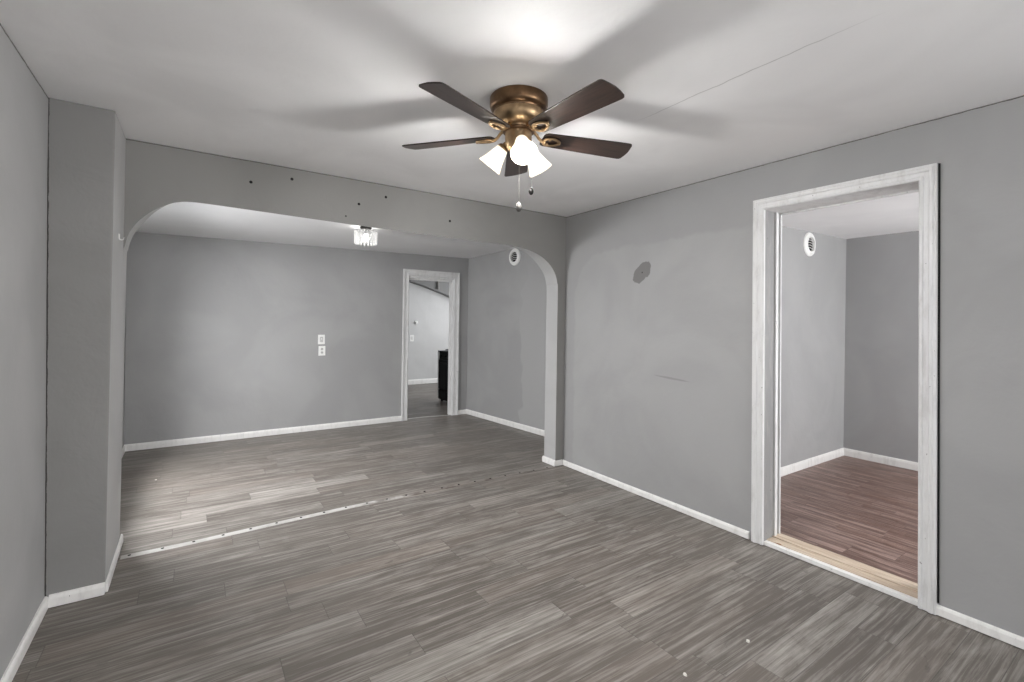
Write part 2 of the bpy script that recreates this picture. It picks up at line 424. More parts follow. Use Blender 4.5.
# front room
boxes('wall_left', [(XL - T, XL, YREAR - T, -2.4, 0, H), (XL - T, XL, -1.2, 3.9, 0, H), (XL - T, XL, 5.0, YB + 0.15, 0, H),
                    (XL - T, XL, -2.4, -1.2, 0, 0.85), (XL - T, XL, -2.4, -1.2, 2.05, H), (XL - T, XL, 3.9, 5.0, 0, 0.82), (XL - T, XL, 3.9, 5.0, 1.98, H)], M_left, kind='structure')
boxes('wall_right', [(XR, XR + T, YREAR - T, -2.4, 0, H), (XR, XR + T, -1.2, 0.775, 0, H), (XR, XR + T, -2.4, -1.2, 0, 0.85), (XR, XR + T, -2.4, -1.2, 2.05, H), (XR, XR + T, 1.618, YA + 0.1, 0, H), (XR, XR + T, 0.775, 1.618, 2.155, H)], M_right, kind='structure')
boxes('wall_rear', [(XL, 0.9, YREAR - T, YREAR, 0, H), (2.3, XR, YREAR - T, YREAR, 0, H), (0.9, 2.3, YREAR - T, YREAR, 0, 0.85), (0.9, 2.3, YREAR - T, YREAR, 2.05, H)], M_wall, kind='structure')
# column
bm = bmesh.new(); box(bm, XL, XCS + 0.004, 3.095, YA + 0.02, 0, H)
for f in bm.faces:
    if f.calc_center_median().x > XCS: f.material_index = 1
struct(finish('wall_column', bm, [M_column, M_jamb_lit], bevel=0.005))

# ceiling with a gently uneven surface
def ceiling(name, x0, x1, y0, y1, zf, mat, n=28, amp=0.004, seed=0):
    bm = bmesh.new(); rnd = random.Random(seed)
    ph = [(rnd.uniform(0.6, 3.5), rnd.uniform(0.6, 3.5), rnd.uniform(0, 6.28)) for _ in range(7)]
    g = []
    for j in range(n + 1):
        row = []
        for i in range(n + 1):
            u, v = i / n, j / n; x = x0 + (x1 - x0) * u; y = y0 + (y1 - y0) * v
            edge = min(1, 6 * min(u, 1 - u, v, 1 - v))
            dz = sum(math.sin(a * x + b * y + c) for a, b, c in ph) / 7 * amp * 2
            row.append(bm.verts.new((x, y, zf(u, v) + dz * edge)))
        g.append(row)
    top = [[bm.verts.new((v.co.x, v.co.y, v.co.z + 0.1)) for v in r] for r in (g[0], g[-1])]
    for j in range(n):
        for i in range(n): bm.faces.new([g[j][i], g[j + 1][i], g[j + 1][i + 1], g[j][i + 1]])
    bm.faces.new(top[0] + top[1][::-1])
    o = finish(name, bm, mat, smooth=True); return struct(o)
ceiling('ceiling', XL - 0.05, XR + 0.05, YREAR - 0.05, YA + 0.02, lambda u, v: H, M_ceil, seed=2)
def zback(u, v):  # warped ceiling: rises to the right and toward the arch
    a = 2.265 + (2.335 - 2.265) * u; b = 2.285 + (2.42 - 2.285) * u
    return b + (a - b) * v
ceiling('ceiling_back_room', XL - 0.05, 3.72, YA + 0.165, YB + 0.02, zback, M_ceil_back, seed=4)
ceiling('ceiling_small_room', XR + 0.15, 5.95, -1.1, 2.25, lambda u, v: 2.285 + 0.06 * u, M_ceil, seed=6, amp=0.008)
ceiling('ceiling_kitchen', 1.0, 6.2, YB + 0.12, 9.7, lambda u, v: 2.5, M_ceil, seed=8)

# arch wall
arch = [(XCS, 0), (XCS, 0.9), (XCS, 1.70), (-0.331, 1.80), (-0.310, 1.885), (-0.267, 1.960), (-0.205, 2.026), (-0.141, 2.070), (-0.085, 2.096), (-0.01, 2.109), (0.15, 2.109),
        (0.54, 2.101), (0.985, 2.093), (1.5, 2.087), (2.0, 2.084), (2.3, 2.083), (2.44, 2.078), (2.58, 2.060), (2.70, 2.024), (2.788, 1.975), (2.85, 1.922), (2.896, 1.855), (2.92, 1.775), (2.928, 1.68), (2.928, 0.9), (2.928, 0)]
def catmull(P, n=4):
    out = []
    for i in range(len(P) - 1):
        p0, p1, p2, p3 = P[max(i - 1, 0)], P[i], P[i + 1], P[min(i + 2, len(P) - 1)]
        if min(p1[1], p2[1]) < 1.6: out.append(p1); continue
        for k in range(n):
            t = k / n
            out.append(tuple(0.5 * (2 * p1[a] + (p2[a] - p0[a]) * t + (2 * p0[a] - 5 * p1[a] + 4 * p2[a] - p3[a]) * t * t + (3 * p1[a] - p0[a] - 3 * p2[a] + p3[a]) * t ** 3) for a in (0, 1)))
    out.append(P[-1]); return out
curve = catmull(arch)
outer = [(3.70, 0), (3.70, H + 0.04), (XL, H + 0.04), (XL, 0)]
bm = bmesh.new()
def lift(i):  # the back edge of the header sits a little higher
    x, z = curve[i]
    k = max(0.0, min(1.0, (z - 1.95) / 0.13)); return 0.038 * k
front = [bm.verts.new((x, YA, z)) for x, z in curve]; back = [bm.verts.new((x, YA + TA, z + lift(i))) for i, (x, z) in enumerate(curve)]
of = [bm.verts.new((x, YA, z)) for x, z in outer]; ob = [bm.verts.new((x, YA + TA, z)) for x, z in outer]
def fill(c, o, flip):
    # strips between the curve and the outline: split at the two top corners
    n = len(c); iL = max(i for i in range(n // 2) if c[i].co.z < 2.0 and c[i].co.x < 0); iR = min(i for i in range(n // 2, n) if c[i].co.z < 2.0 and c[i].co.x > 2.5)
    fs = []
    for i in range(0, iL): fs.append(bm.faces.new([c[i], c[i + 1], o[3]] if i == 0 else [c[i], c[i + 1], o[2]]))
    fs.append(bm.faces.new([c[1], o[2], o[3]]))
    tops = []
    for i in range(iL, iR + 1):
        tops.append(bm.verts.new((c[i].co.x, c[i].co.y, H + 0.04)))
    fs.append(bm.faces.new([c[iL], tops[0], o[2]]))
    for k, i in enumerate(range(iL, iR)): fs.append(bm.faces.new([c[i], c[i + 1], tops[k + 1], tops[k]]))
    fs.append(bm.faces.new([c[iR], o[1], tops[-1]]))
    for i in range(iR, n - 1): fs.append(bm.faces.new([c[i], c[i + 1], o[1]] if i < n - 2 else [c[i], c[i + 1], o[0]]))
    fs.append(bm.faces.new([c[n - 2], o[0], o[1]]))
    return fs
fill(front, of, False); fill(back, ob, True)
for i in range(len(curve) - 1): bm.faces.new([front[i], front[i + 1], back[i + 1], back[i]]).material_index = 1   # jambs and soffit in the wall grey lightened as if lit
arch_wall = struct(finish('wall_arch', bm, [M_arch, M_jamb_lit]))
# small dark screw holes left in the header
for i, (x, z, r) in enumerate([(0.308, 2.290, 0.010), (0.555, 2.354, 0.010), (1.012, 2.252, 0.010), (0.919, 2.150, 0.006), (1.215, 2.336, 0.010), (1.760, 2.224, 0.010)]):
    bm = bmesh.new()
    lathe(bm, [(0, 0.002), (r * 0.8, 0.002), (r, 0.0), (r, -0.006), (0, -0.006)], 14, axis_matrix((x, YA - 0.0005, z), (0, -1, 0)))
    finish('screw_hole', bm, M_blackhole, arch_wall)

# back room walls
D2a, D2b, D2t = 2.485, 3.178, 2.005
boxes('wall_back', [(XL, D2a - 0.02, YB, YB + 0.145, 0, H), (D2b + 0.02, 3.75, YB, YB + 0.145, 0, H), (D2a - 0.02, D2b + 0.02, YB, YB + 0.145, D2t + 0.02, H), (XL, 3.75, YB, YB + 0.145, H, 2.55)], M_wall, kind='structure')
bm = bmesh.new()
def prism(bm, pts, z0, z1):
    a = [bm.verts.new((x, y, z0)) for x, y in pts]; b = [bm.verts.new((x, y, z1)) for x, y in pts]
    bm.faces.new(a[::-1]); bm.faces.new(b)
    for i in range(len(pts)): bm.faces.new([a[i], a[(i + 1) % len(pts)], b[(i + 1) % len(pts)], b[i]])
prism(bm, [(3.66, YA + 0.1), (XRB1 - 0.012, YB + 0.02), (XRB1 + 0.18, YB + 0.02), (3.86, YA + 0.1)], 0, H)
struct(finish('wall_back_room_right', bm, M_backr))
def xrb(y): return 3.66 + (XRB1 - 0.012 - 3.66) * (y - YA - 0.1) / (YB + 0.02 - YA - 0.1)

# small room
boxes('wall_small_room_left', [(XR + T, 6.0, 2.21, 2.3, 0, 2.5)], M_wall, kind='structure')
boxes('wall_small_room_far', [(5.855, 6.0, -1.1, 2.3, 0, 2.5)], M_wall, kind='structure')
boxes('wall_small_room_near', [(XR + T, 4.1, -1.15, -1.0, 0, 2.5), (5.3, 6.0, -1.15, -1.0, 0, 2.5), (4.1, 5.3, -1.15, -1.0, 0, 0.85), (4.1, 5.3, -1.15, -1.0, 2.05, 2.5)], M_wall, kind='structure')
# kitchen beyond the far doorway
boxes('wall_kitchen_far', [(1.0, 6.2, 9.64, 9.8, 0, 2.6)], M_kit, kind='structure')
boxes('wall_kitchen_right', [(6.05, 6.2, YB + 0.14, 7.3, 0, 2.6), (6.05, 6.2, 8.7, 9.7, 0, 2.6), (6.05, 6.2, 7.3, 8.7, 0, 0.9), (6.05, 6.2, 7.3, 8.7, 2.1, 2.6)], M_kit, kind='structure')
boxes('wall_kitchen_left', [(1.0, 1.15, YB + 0.14, 9.7, 0, 2.6)], M_kit, kind='structure')
# dark sloping block shaped as the shade high on the kitchen's far wall
bm = bmesh.new()
pts = [(3.80, 2.215), (4.05, 2.155), (4.35, 2.06), (4.60, 1.98), (4.85, 1.89), (5.6, 1.62), (5.6, 2.5), (3.80, 2.5)]
a = [bm.verts.new((x, 9.45, z)) for x, z in pts]; b = [bm.verts.new((x, 9.645, z)) for x, z in pts]
bm.faces.new(a); bm.faces.new(b[::-1])
for i in range(len(pts)): bm.faces.new([a[i], a[(i + 1) % len(pts)], b[(i + 1) % len(pts)], b[i]])
struct(finish('trim_kitchen_shadow', bm, M_kitchen_shadow))
# pipe hanging against the shadow block
bm = bmesh.new(); tube(bm, [(4.42, 9.42, 2.5), (4.42, 9.42, 2.10)], 0.022, 12); tube(bm, [(4.42, 9.42, 2.13), (4.42, 9.42, 2.07)], 0.03, 12)
tag(finish('drain_pipe', bm, M_pipe, smooth=True), 'short grey pipe hanging before the dark shadow shape, high beyond the far doorway', 'pipe')

# ------------------------------------------------------------------ windows (all unseen; three are added to carry fill light)
def window(name, plane, at, a0, a1, z0, z1, d):
    """plane 'X' or 'Y': wall normal axis; at: middle of the wall thickness"""
    e = empty(name, (0, 0, 0)); e['kind'] = 'structure'
    f = 0.05
    def B(a, b, c, dd, dep): return (at - dep, at + dep, a, b, c, dd) if plane == 'X' else (a, b, at - dep, at + dep, c, dd)
    boxes('window_frame', [B(a0, a0 + f, z0, z1, d), B(a1 - f, a1, z0, z1, d), B(a0 + f, a1 - f, z0, z0 + f, d), B(a0 + f, a1 - f, z1 - f, z1, d)], M_frame, e)
    mz = (z0 + z1) / 2
    boxes('sash_rail', [B(a0 + f, a1 - f, mz - 0.02, mz + 0.02, d * 0.5)], M_frame, e)
window('window_1', 'X', XL - 0.12, -2.4, -1.2, 0.85, 2.05, 0.05)
window('fill_window_rear', 'Y', YREAR - 0.12, 0.9, 2.3, 0.85, 2.05, 0.05)  # unseen, added for the rear fill
window('window_3', 'X', XL - 0.12, 3.9, 5.0, 0.82, 1.98, 0.05)
window('window_4', 'Y', -1.09, 4.1, 5.3, 0.85, 2.05, 0.04)
window('fill_window_right', 'X', XR + 0.12, -2.4, -1.2, 0.85, 2.05, 0.05)  # unseen, added so light reaches the left wall
window('fill_window_kitchen', 'X', 6.14, 7.3, 8.7, 0.9, 2.1, 0.04)  # unseen, added to let the kitchen fill in

# ------------------------------------------------------------------ doorways
def casing(name, mapf, a0, a1, zt, prof, parent, mat=M_trim, zb0=0.004, zb1=0.004):
    """moulding swept round an opening with mitred corners; prof: (distance from opening, proud height)"""
    bm = bmesh.new(); rows = []
    for u, d in prof:
        rows.append([bm.verts.new(mapf(a, z, d)) for a, z in ((a0 - u, zb0), (a0 - u, zt + u), (a1 + u, zt + u), (a1 + u, zb1))])
    for r, s in zip(rows, rows[1:]):
        for i in range(3): bm.faces.new([r[i], r[i + 1], s[i + 1], s[i]])
    bm.faces.new([r[0] for r in rows]); bm.faces.new([r[3] for r in rows][::-1])
    for i in range(3): bm.faces.new([rows[0][i], rows[0][i + 1], rows[-1][i + 1], rows[-1][i]])
    return finish(name, bm, mat, parent)
prof = [(0, 0), (0, 0.016), (0.006, 0.020), (0.014, 0.020), (0.018, 0.014), (0.038, 0.016), (0.042, 0.022), (0.054, 0.024), (0.058, 0.019), (0.064, 0.021), (0.070, 0.021), (0.070, 0)]
# right doorway
Y0, Y1, ZT = 0.822, 1.596, 2.135
door = empty('door_1', (0, 0, 0)); door['kind'] = 'structure'
casing('casing', lambda a, z, d: (XR - d, a, z), Y0, Y1, ZT, prof, door)
casing('casing', lambda a, z, d: (XR + T + d, a, z), Y0, Y1, ZT, [(-0.012, 0), (-0.012, 0.014), (0.05, 0.018), (0.05, 0)], door)
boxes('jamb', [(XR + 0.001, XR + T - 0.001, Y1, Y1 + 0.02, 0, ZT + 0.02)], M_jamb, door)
boxes('jamb', [(XR + 0.001, XR + T - 0.001, Y0 - 0.02, Y0, 0, ZT + 0.02)], M_trim, door)
boxes('head_jamb', [(XR + 0.001, XR + T - 0.001, Y0, Y1, ZT, ZT + 0.02)], M_trim, door)
boxes('door_stop', [(XR + 0.115, XR + 0.145, Y1 - 0.012, Y1, 0.03, ZT)], M_trim, door, bevel=0.002)
boxes('door_stop', [(XR + 0.115, XR + 0.145, Y0, Y0 + 0.012, 0.03, ZT)], M_trim, door, bevel=0.002)
boxes('threshold_edge', [(XR + 0.0, XR + 0.035, Y0, Y1, 0.002, 0.026)], M_base, door, bevel=0.003)
bm = bmesh.new(); box(bm, XR + 0.036, XR + 0.100, Y0, Y1, 0.001, 0.030); box(bm, XR + 0.102, XR + T + 0.020, Y0, Y1, 0.001, 0.036)
finish('threshold_board', bm, M_pine, door, bevel=0.002)
boxes('gap_shadow_strip', [(XR - 0.003, XR + 0.001, Y0 - 0.078, Y0 - 0.069, 0.06, ZT + 0.07)], M_blackhole, door)  # dark strip standing in for the shadow in the gap beside the casing
for ch in door.children:   # the frame stands very slightly out of plumb
    for v in ch.data.vertices: v.co.y -= 0.020 * (1 - v.co.z / 2.2)
# far doorway into the kitchen
door2 = empty('door_2', (0, 0, 0)); door2['kind'] = 'structure'
prof2 = [(0, 0), (0, 0.014), (0.012, 0.02), (0.03, 0.016), (0.055, 0.018), (0.068, 0.026), (0.086, 0.026), (0.086, 0)]
casing('casing', lambda a, z, d: (a, YB - d, z), D2a, D2b, D2t + 0.01, prof2, door2)
boxes('jamb', [(D2b, D2b + 0.02, YB, YB + 0.145, 0, D2t + 0.02)], M_trim, door2)
boxes('jamb', [(D2a - 0.02, D2a, YB, YB + 0.145, 0, D2t + 0.02)], M_trim, door2)
boxes('head_jamb', [(D2a, D2b, YB, YB + 0.145, D2t - 0.012, D2t + 0.02), (D2a, D2b, YB + 0.05, YB + 0.10, D2t - 0.04, D2t - 0.012)], M_trim, door2, bevel=0.002)
boxes('door_stop', [(D2b - 0.014, D2b, YB + 0.05, YB + 0.10, 0.0, D2t)], M_trim, door2, bevel=0.002)
bm = bmesh.new()
n = 24
for i in range(n):
    x0 = D2a + (D2b - D2a) * i / n; x1 = D2a + (D2b - D2a) * (i + 1) / n
    yy = lambda t: YB + 0.075 + 0.03 * math.sin(t * 5)
    v = [bm.verts.new(p) for p in ((x0, yy(i / n) - 0.018, 0.001), (x1, yy((i + 1) / n) - 0.018, 0.001), (x1, yy((i + 1) / n), 0.007), (x0, yy(i / n), 0.007), (x1, yy((i + 1) / n) + 0.018, 0.001), (x0, yy(i / n) + 0.018, 0.001))]
    bm.faces.new([v[0], v[1], v[2], v[3]]); bm.faces.new([v[3], v[2], v[4], v[5]])
bmesh.ops.remove_doubles(bm, verts=bm.verts, dist=1e-5)
finish('threshold_strip', bm, M_alu, door2)

# ------------------------------------------------------------------ baseboards
def baseboard(name, p, q, n, h=0.052, t=0.013, z0=0.005):
    """from p to q on the wall line, n = direction into the room"""
    p, q, n = Vector((*p, 0)), Vector((*q, 0)), Vector((*n, 0)).normalized()
    bm = bmesh.new(); prof = [(0, z0), (t, z0), (t, h * 0.72), (t * 0.75, h * 0.9), (t * 0.4, h), (0, h)]
    A = [bm.verts.new(p + n * d + Vector((0, 0, z))) for d, z in prof]; B = [bm.verts.new(q + n * d + Vector((0, 0, z))) for d, z in prof]
    bm.faces.new(A); bm.faces.new(B[::-1])
    for i in range(len(prof)): bm.faces.new([A[i], A[(i + 1) % len(prof)], B[(i + 1) % len(prof)], B[i]])
    return struct(finish(name, bm, M_base))
baseboard('baseboard_right_far', (XR, 1.668), (XR, YA), (-1, 0))
baseboard('baseboard_right_near', (XR, YREAR), (XR, 0.750), (-1, 0))
baseboard('baseboard_left', (XL, YREAR), (XL, 3.095), (1, 0), h=0.058, t=0.016)
baseboard('baseboard_column_front', (XL + 0.016, 3.095), (XCS + 0.004, 3.095), (0, -1), h=0.062, t=0.016)
baseboard('baseboard_column_side', (XCS + 0.004, 3.105), (XCS + 0.004, YA + TA + 0.03), (1, 0), h=0.056, t=0.011)
baseboard('baseboard_pillar_front', (2.928, YA), (XR - 0.013, YA), (0, -1), h=0.056, t=0.012)
baseboard('baseboard_pillar_side', (2.928, YA - 0.008), (2.928, YA + TA + 0.012), (-1, 0), h=0.06, t=0.018)
baseboard('baseboard_back', (XL, YB), (D2a - 0.088, YB), (0, -1), h=0.075)
baseboard('baseboard_back_corner', (D2b + 0.088, YB), (XRB1, YB), (0, -1), h=0.07)
baseboard('baseboard_back_room_right', (xrb(YA + TA), YA + TA), (xrb(YB), YB), (-1, 0), h=0.075)
baseboard('baseboard_back_room_left', (XL, YA + TA), (XL, YB), (1, 0), h=0.07)
baseboard('baseboard_small_room_left', (XR + T + 0.02, 2.21), (5.855, 2.21), (0, -1), h=0.085)
baseboard('baseboard_small_room_far', (5.855, -1.0), (5.855, 2.21), (-1, 0), h=0.085)
baseboard('baseboard_kitchen_far', (1.15, 9.64), (6.05, 9.64), (0, -1), h=0.11, t=0.02)

# the old column and left wall lean a centimetre or so out of plumb
for o in bpy.data.objects:
    if o.type != 'MESH': continue
    if o.name in ('wall_left', 'wall_column'):
        for v in o.data.vertices:
            if v.co.x < -0.5: v.co.x -= 0.0058 * v.co.z * min(1, max(0, (v.co.y + 1.2) / 4.3))
    if o.name in ('wall_column', 'wall_arch', 'baseboard_column_side', 'baseboard_column_front'):
        for v in o.data.vertices:
            if -0.40 < v.co.x < -0.30 and v.co.z < 1.75: v.co.x -= 0.014 * (1 - v.co.z / 1.75)
# ------------------------------------------------------------------ metal floor strip under the arch
st = empty('transition_strip', (1.29, 3.55, 0), 'long thin metal transition strip screwed across the floor under the wide arch', 'floor strip')
bm = bmesh.new()
ctr = [(-0.33, 3.515), (0.0, 3.518), (0.4, 3.540), (0.965, 3.572), (1.4, 3.569), (1.9, 3.567), (2.35, 3.558), (2.92, 3.536)]
def cy(x):
    for (a, b), (c, d) in zip(ctr, ctr[1:]):
        if a <= x <= c: return b + (d - b) * (x - a) / (c - a)
    return ctr[-1][1]
xs = [-0.326 + (2.908 + 0.326) * i / 60 for i in range(61)]
sec = [(-0.026, 0.0005), (-0.020, 0.0035), (0, 0.0045), (0.020, 0.0035), (0.026, 0.0005)]
rows = [[bm.verts.new((x - 1.29, cy(x) - 3.55 + d, z)) for d, z in sec] for x in xs]
for r, s in zip(rows, rows[1:]):
    for i in range(4): bm.faces.new([r[i], r[i + 1], s[i + 1], s[i]])
    bm.faces.new([r[4], r[0], s[0], s[4]])
bm.faces.new(rows[0]); bm.faces.new(rows[-1][::-1])
finish('metal_strip', bm, M_strip, st)
bm = bmesh.new(); lathe(bm, [(0, 0.0022), (0.003, 0.0026), (0.0078, 0.0012), (0.0085, 0), (0, 0)], 14)
s0 = None
for k in range(21):
    x = -0.287 + 0.1557 * k
    if s0 is None: s0 = finish('screw', bm, M_darkbead, st, smooth=True); o = s0
    else: o = s0.copy(); COL.objects.link(o); o.parent = st
    o.location = (x - 1.29, cy(x) - 3.55, 0.0045)

# ------------------------------------------------------------------ wall plates
def plate(name, x, y, z, w, h, label, cat, inner):
    """faces -Y"""
    e = empty(name, (x, y, z), label, cat)
    bm = bmesh.new(); box(bm, -w / 2, w / 2, -0.006, 0, -h / 2, h / 2); finish('cover_plate', bm, M_white_plastic, e, bevel=0.0025)
    if inner == 'switch':
        bm = bmesh.new(); box(bm, -0.019, 0.019, -0.008, -0.0055, -0.034, 0.034); finish('switch_surround', bm, M_grey_plastic, e, bevel=0.001)
        bm = bmesh.new(); v = box(bm, -0.006, 0.006, -0.020, -0.0075, 0.0, 0.014); finish('toggle', bm, M_white_plastic, e, bevel=0.002)
    if inner == 'outlet':
        for s in (1, -1):
            bm = bmesh.new(); lathe(bm, [(0, 0.003), (0.0155, 0.003), (0.017, 0), (0, 0)], 20, axis_matrix((0, -0.0055, s * 0.021), (0, -1, 0)))
            r = finish('outlet_face', bm, M_grey_plastic, e)
            bm = bmesh.new()
            for q in (-0.006, 0.006): box(bm, q - 0.0013, q + 0.0013, -0.0095, -0.0082, s * 0.021 - 0.001, s * 0.021 + 0.008)
            box(bm, -0.0022, 0.0022, -0.0095, -0.0082, s * 0.021 - 0.010, s * 0.021 - 0.006)
            finish('slots', bm, M_blackhole, r)
    return e
plate('light_switch', 1.342, YB, 1.137, 0.080, 0.120, 'white toggle light switch plate on the grey back wall, the upper of two stacked plates', 'light switch', 'switch')
plate('wall_outlet', 1.350, YB, 0.995, 0.082, 0.120, 'white electrical outlet plate on the grey back wall, directly below the light switch', 'outlet', 'outlet')
plate('light_switch', 3.925, 9.64, 1.005, 0.085, 0.14, 'small white switch plate on the pale wall seen through the far doorway', 'light switch', 'switch')
e = empty('thermostat', (4.015, 9.64, 1.345), 'small round white dial above the switch plate on the pale wall beyond the far doorway', 'thermostat')
bm = bmesh.new(); lathe(bm, [(0, 0.028), (0.030, 0.028), (0.036, 0.022), (0.042, 0.0), (0, 0)], 24, axis_matrix((0, 0, 0), (0, -1, 0))); finish('dial', bm, M_white_plastic, e, smooth=True)
bm = bmesh.new(); box(bm, -0.034, -0.008, -0.034, -0.026, -0.022, 0.004); finish('dark_pointer', bm, M_black, e)

# ------------------------------------------------------------------ round wall vents
def vent(loc, direction, label, R=0.118):
    Mx = axis_matrix((0, 0, 0), direction)
    e = empty('round_wall_vent', loc, label, 'vent', 'round white flue covers on the walls')
    bm = bmesh.new()
    lathe(bm, [(R, 0), (R, 0.006), (R * 0.96, 0.013), (R * 0.84, 0.018), (R * 0.76, 0.016), (R * 0.66, 0.024), (R * 0.60, 0.024), (R * 0.58, 0.010), (R * 0.58, 0.002), (R * 0.99, 0.0), (R, 0)], 40, Mx)
    finish('cover_ring', bm, M_white_plastic, e, smooth=True)
    bm = bmesh.new(); lathe(bm, [(0, 0.003), (R * 0.585, 0.003), (R * 0.585, 0.001), (0, 0.001)], 32, Mx); finish('dark_opening', bm, M_blackhole, e)
    for k in range(5):  # curved louvres
        off = (k - 2) * R * 0.21 + R * 0.06; half = math.sqrt(max(0, (R * 0.57) ** 2 - off * off))
        bm = bmesh.new(); m = 14; a = []
        for i in range(m + 1):
            t = -1 + 2 * i / m; y = t * half * 0.96; x = off + 0.012 * (1 - t * t)
            a.append([bm.verts.new(Mx @ Vector(p)) for p in ((x - 0.0022, y, 0.004), (x + 0.0022, y, 0.004), (x + 0.001, y, 0.014), (x - 0.0034, y, 0.014))])
        for r, s in zip(a, a[1:]):
            for i in range(4): bm.faces.new([r[i], r[(i + 1) % 4], s[(i + 1) % 4], s[i]])
        bm.faces.new(a[0]); bm.faces.new(a[-1][::-1])
        finish('louvre', bm, M_white_plastic, e)
    return e
yv = 5.15
nb = Vector((-(YB - YA - 0.08), (XRB1 - 0.012 - 3.66), 0)).normalized()
vent((xrb(yv) , yv, 2.250), tuple(nb), 'round white louvred vent cover high on the back room wall beside the arch', 0.114)
vent((5.006, 2.21, 2.197), (0, -1, 0), 'round white louvred vent cover high on the wall inside the small room at right')

# little white hook on the column side
bm = bmesh.new(); tube(bm, [(0, 0, 0.022), (0, 0, 0.0), (0.003, 0, -0.006), (0.010, 0, -0.008), (0.018, 0, -0.004), (0.020, 0, 0.006)], 0.0028, 8)
box(bm, -0.002, 0.001, -0.006, 0.006, 0.0, 0.024)
o = finish('wall_hook', bm, M_white_plastic, smooth=True, loc=(XCS + 0.006, 3.29, 1.815)); tag(o, 'tiny white hook screwed to the side of the left column, near the arch curve', 'hook')
# paint chips on the floor
for (x, y, lab, rz) in ((2.051, 1.131, 'tiny white paint chip on the grey floor nearest the right doorway', 0.3), (1.644, 1.160, 'tiny white paint chip on the grey floor at the bottom centre right', 1.2), (-0.24, 5.03, 'tiny white paint chip on the back room floor near its left end', 2.0)):
    bm = bmesh.new(); pts = [(0.010, 0.002), (0.004, 0.008), (-0.006, 0.006), (-0.010, -0.003), (-0.002, -0.007), (0.007, -0.005)]
    a = [bm.verts.new((px, py, 0.0)) for px, py in pts]; b = [bm.verts.new((px * 0.8, py * 0.8, 0.004 + 0.002 * (i % 2))) for i, (px, py) in enumerate(pts)]
    bm.faces.new(a[::-1]); bm.faces.new(b)
    for i in range(6): bm.faces.new([a[i], a[(i + 1) % 6], b[(i + 1) % 6], b[i]])
    o = finish('paint_chip', bm, M_chip, loc=(x, y, 0.0005)); o.rotation_euler.z = rz; tag(o, lab, 'paint chip', 'paint chips on the floor')

# ------------------------------------------------------------------ black range in the kitchen
rg = empty('kitchen_range', (3.545, 7.13, 0), 'black kitchen appliance with white edge, partly seen through the far doorway', 'appliance')
# local frame: x into the appliance (front faces -x), y along its front
bm = bmesh.new(); box(bm, 0.02, 0.64, -0.37, 0.37, 0.035, 0.855); finish('body', bm, M_black, rg, bevel=0.004)
bm = bmesh.new(); box(bm, 0.0, 0.02, -0.355, 0.355, 0.22, 0.72); finish('oven_door', bm, M_black, rg, bevel=0.004)
bm = bmesh.new(); tube(bm, [(0.0, -0.28, 0.68), (-0.03, -0.28, 0.68), (-0.03, 0.28, 0.68), (0.0, 0.28, 0.68)], 0.008, 8); finish('door_handle', bm, M_black, rg)
bm = bmesh.new(); box(bm, 0.0, 0.02, -0.355, 0.355, 0.045, 0.20); finish('drawer', bm, M_black, rg, bevel=0.004)
bm = bmesh.new(); box(bm, -0.004, 0.02, 0.362, 0.376, 0.08, 0.855); finish('side_trim', bm, M_white_plastic, rg)['label'] = 'narrow white edge trim'
bm = bmesh.new(); box(bm, -0.005, 0.65, -0.378, 0.378, 0.855, 0.872); finish('cooktop', bm, M_black, rg, bevel=0.003)
for gy in (-0.18, 0.16):
    bm = bmesh.new()
    for k in range(4): tube(bm, [(0.10, gy - 0.12 + k * 0.08, 0.895), (0.54, gy - 0.12 + k * 0.08, 0.895)], 0.006, 6)
    for xx in (0.10, 0.32, 0.54): tube(bm, [(xx, gy - 0.13, 0.892), (xx, gy + 0.13, 0.892)], 0.006, 6)
    for xx in (0.10, 0.54):
        for s in (-0.12, 0.12): tube(bm, [(xx, gy + s, 0.871), (xx, gy + s, 0.893)], 0.006, 6)
    finish('burner_grate', bm, M_black, rg)
for k in range(4):
    bm = bmesh.new(); lathe(bm, [(0, 0.022), (0.014, 0.022), (0.017, 0), (0, 0)], 14, axis_matrix((0.0, -0.24 + 0.16 * k, 0.79), (-1, 0, 0))); finish('knob', bm, M_black, rg, smooth=True)
for sx in (0.06, 0.60):
    for sy in (-0.33, 0.33):
        bm = bmesh.new(); lathe(bm, [(0, 0.0), (0.022, 0.0), (0.018, 0.02), (0.012, 0.062), (0, 0.062)], 12, Matrix.Translation((sx, sy, 0))); finish('foot', bm, M_black, rg)

# ------------------------------------------------------------------ crystal ceiling light in the back room
cx_, cy_, cz_ = 1.435, 4.765, 2.316
fl = empty('ceiling_light', (cx_, cy_, cz_), 'small lit drum ceiling light of clear crystal rods hanging in the back room', 'ceiling light')
bm = bmesh.new(); lathe(bm, [(0, 0.012), (0.055, 0.012), (0.058, 0.0), (0.050, -0.012), (0.02, -0.018), (0.0, -0.018)], 32); finish('canopy', bm, M_darkbead, fl, smooth=True)['label'] = 'dark metal canopy'
bm = bmesh.new(); tube(bm, [(0, 0, -0.012), (0, 0, -0.06)], 0.012, 10); finish('socket', bm, M_chrome, fl)
bm = bmesh.new(); lathe(bm, [(0.0, -0.056), (0.014, -0.058), (0.017, -0.075), (0.030, -0.100), (0.030, -0.115), (0.02, -0.132), (0, -0.138)], 20); finish('bulb', bm, M_bulb, fl, smooth=True)
bm = bmesh.new()
lathe(bm, [(0.100, -0.030), (0.104, -0.030), (0.104, -0.036), (0.100, -0.036), (0.100, -0.030)], 32)
for a in range(3):
    t = a * 2.094; tube(bm, [(0.02 * math.cos(t), 0.02 * math.sin(t), -0.02), (0.102 * math.cos(t), 0.102 * math.sin(t), -0.033)], 0.003, 6)
finish('ring', bm, M_chrome, fl)
r0 = None
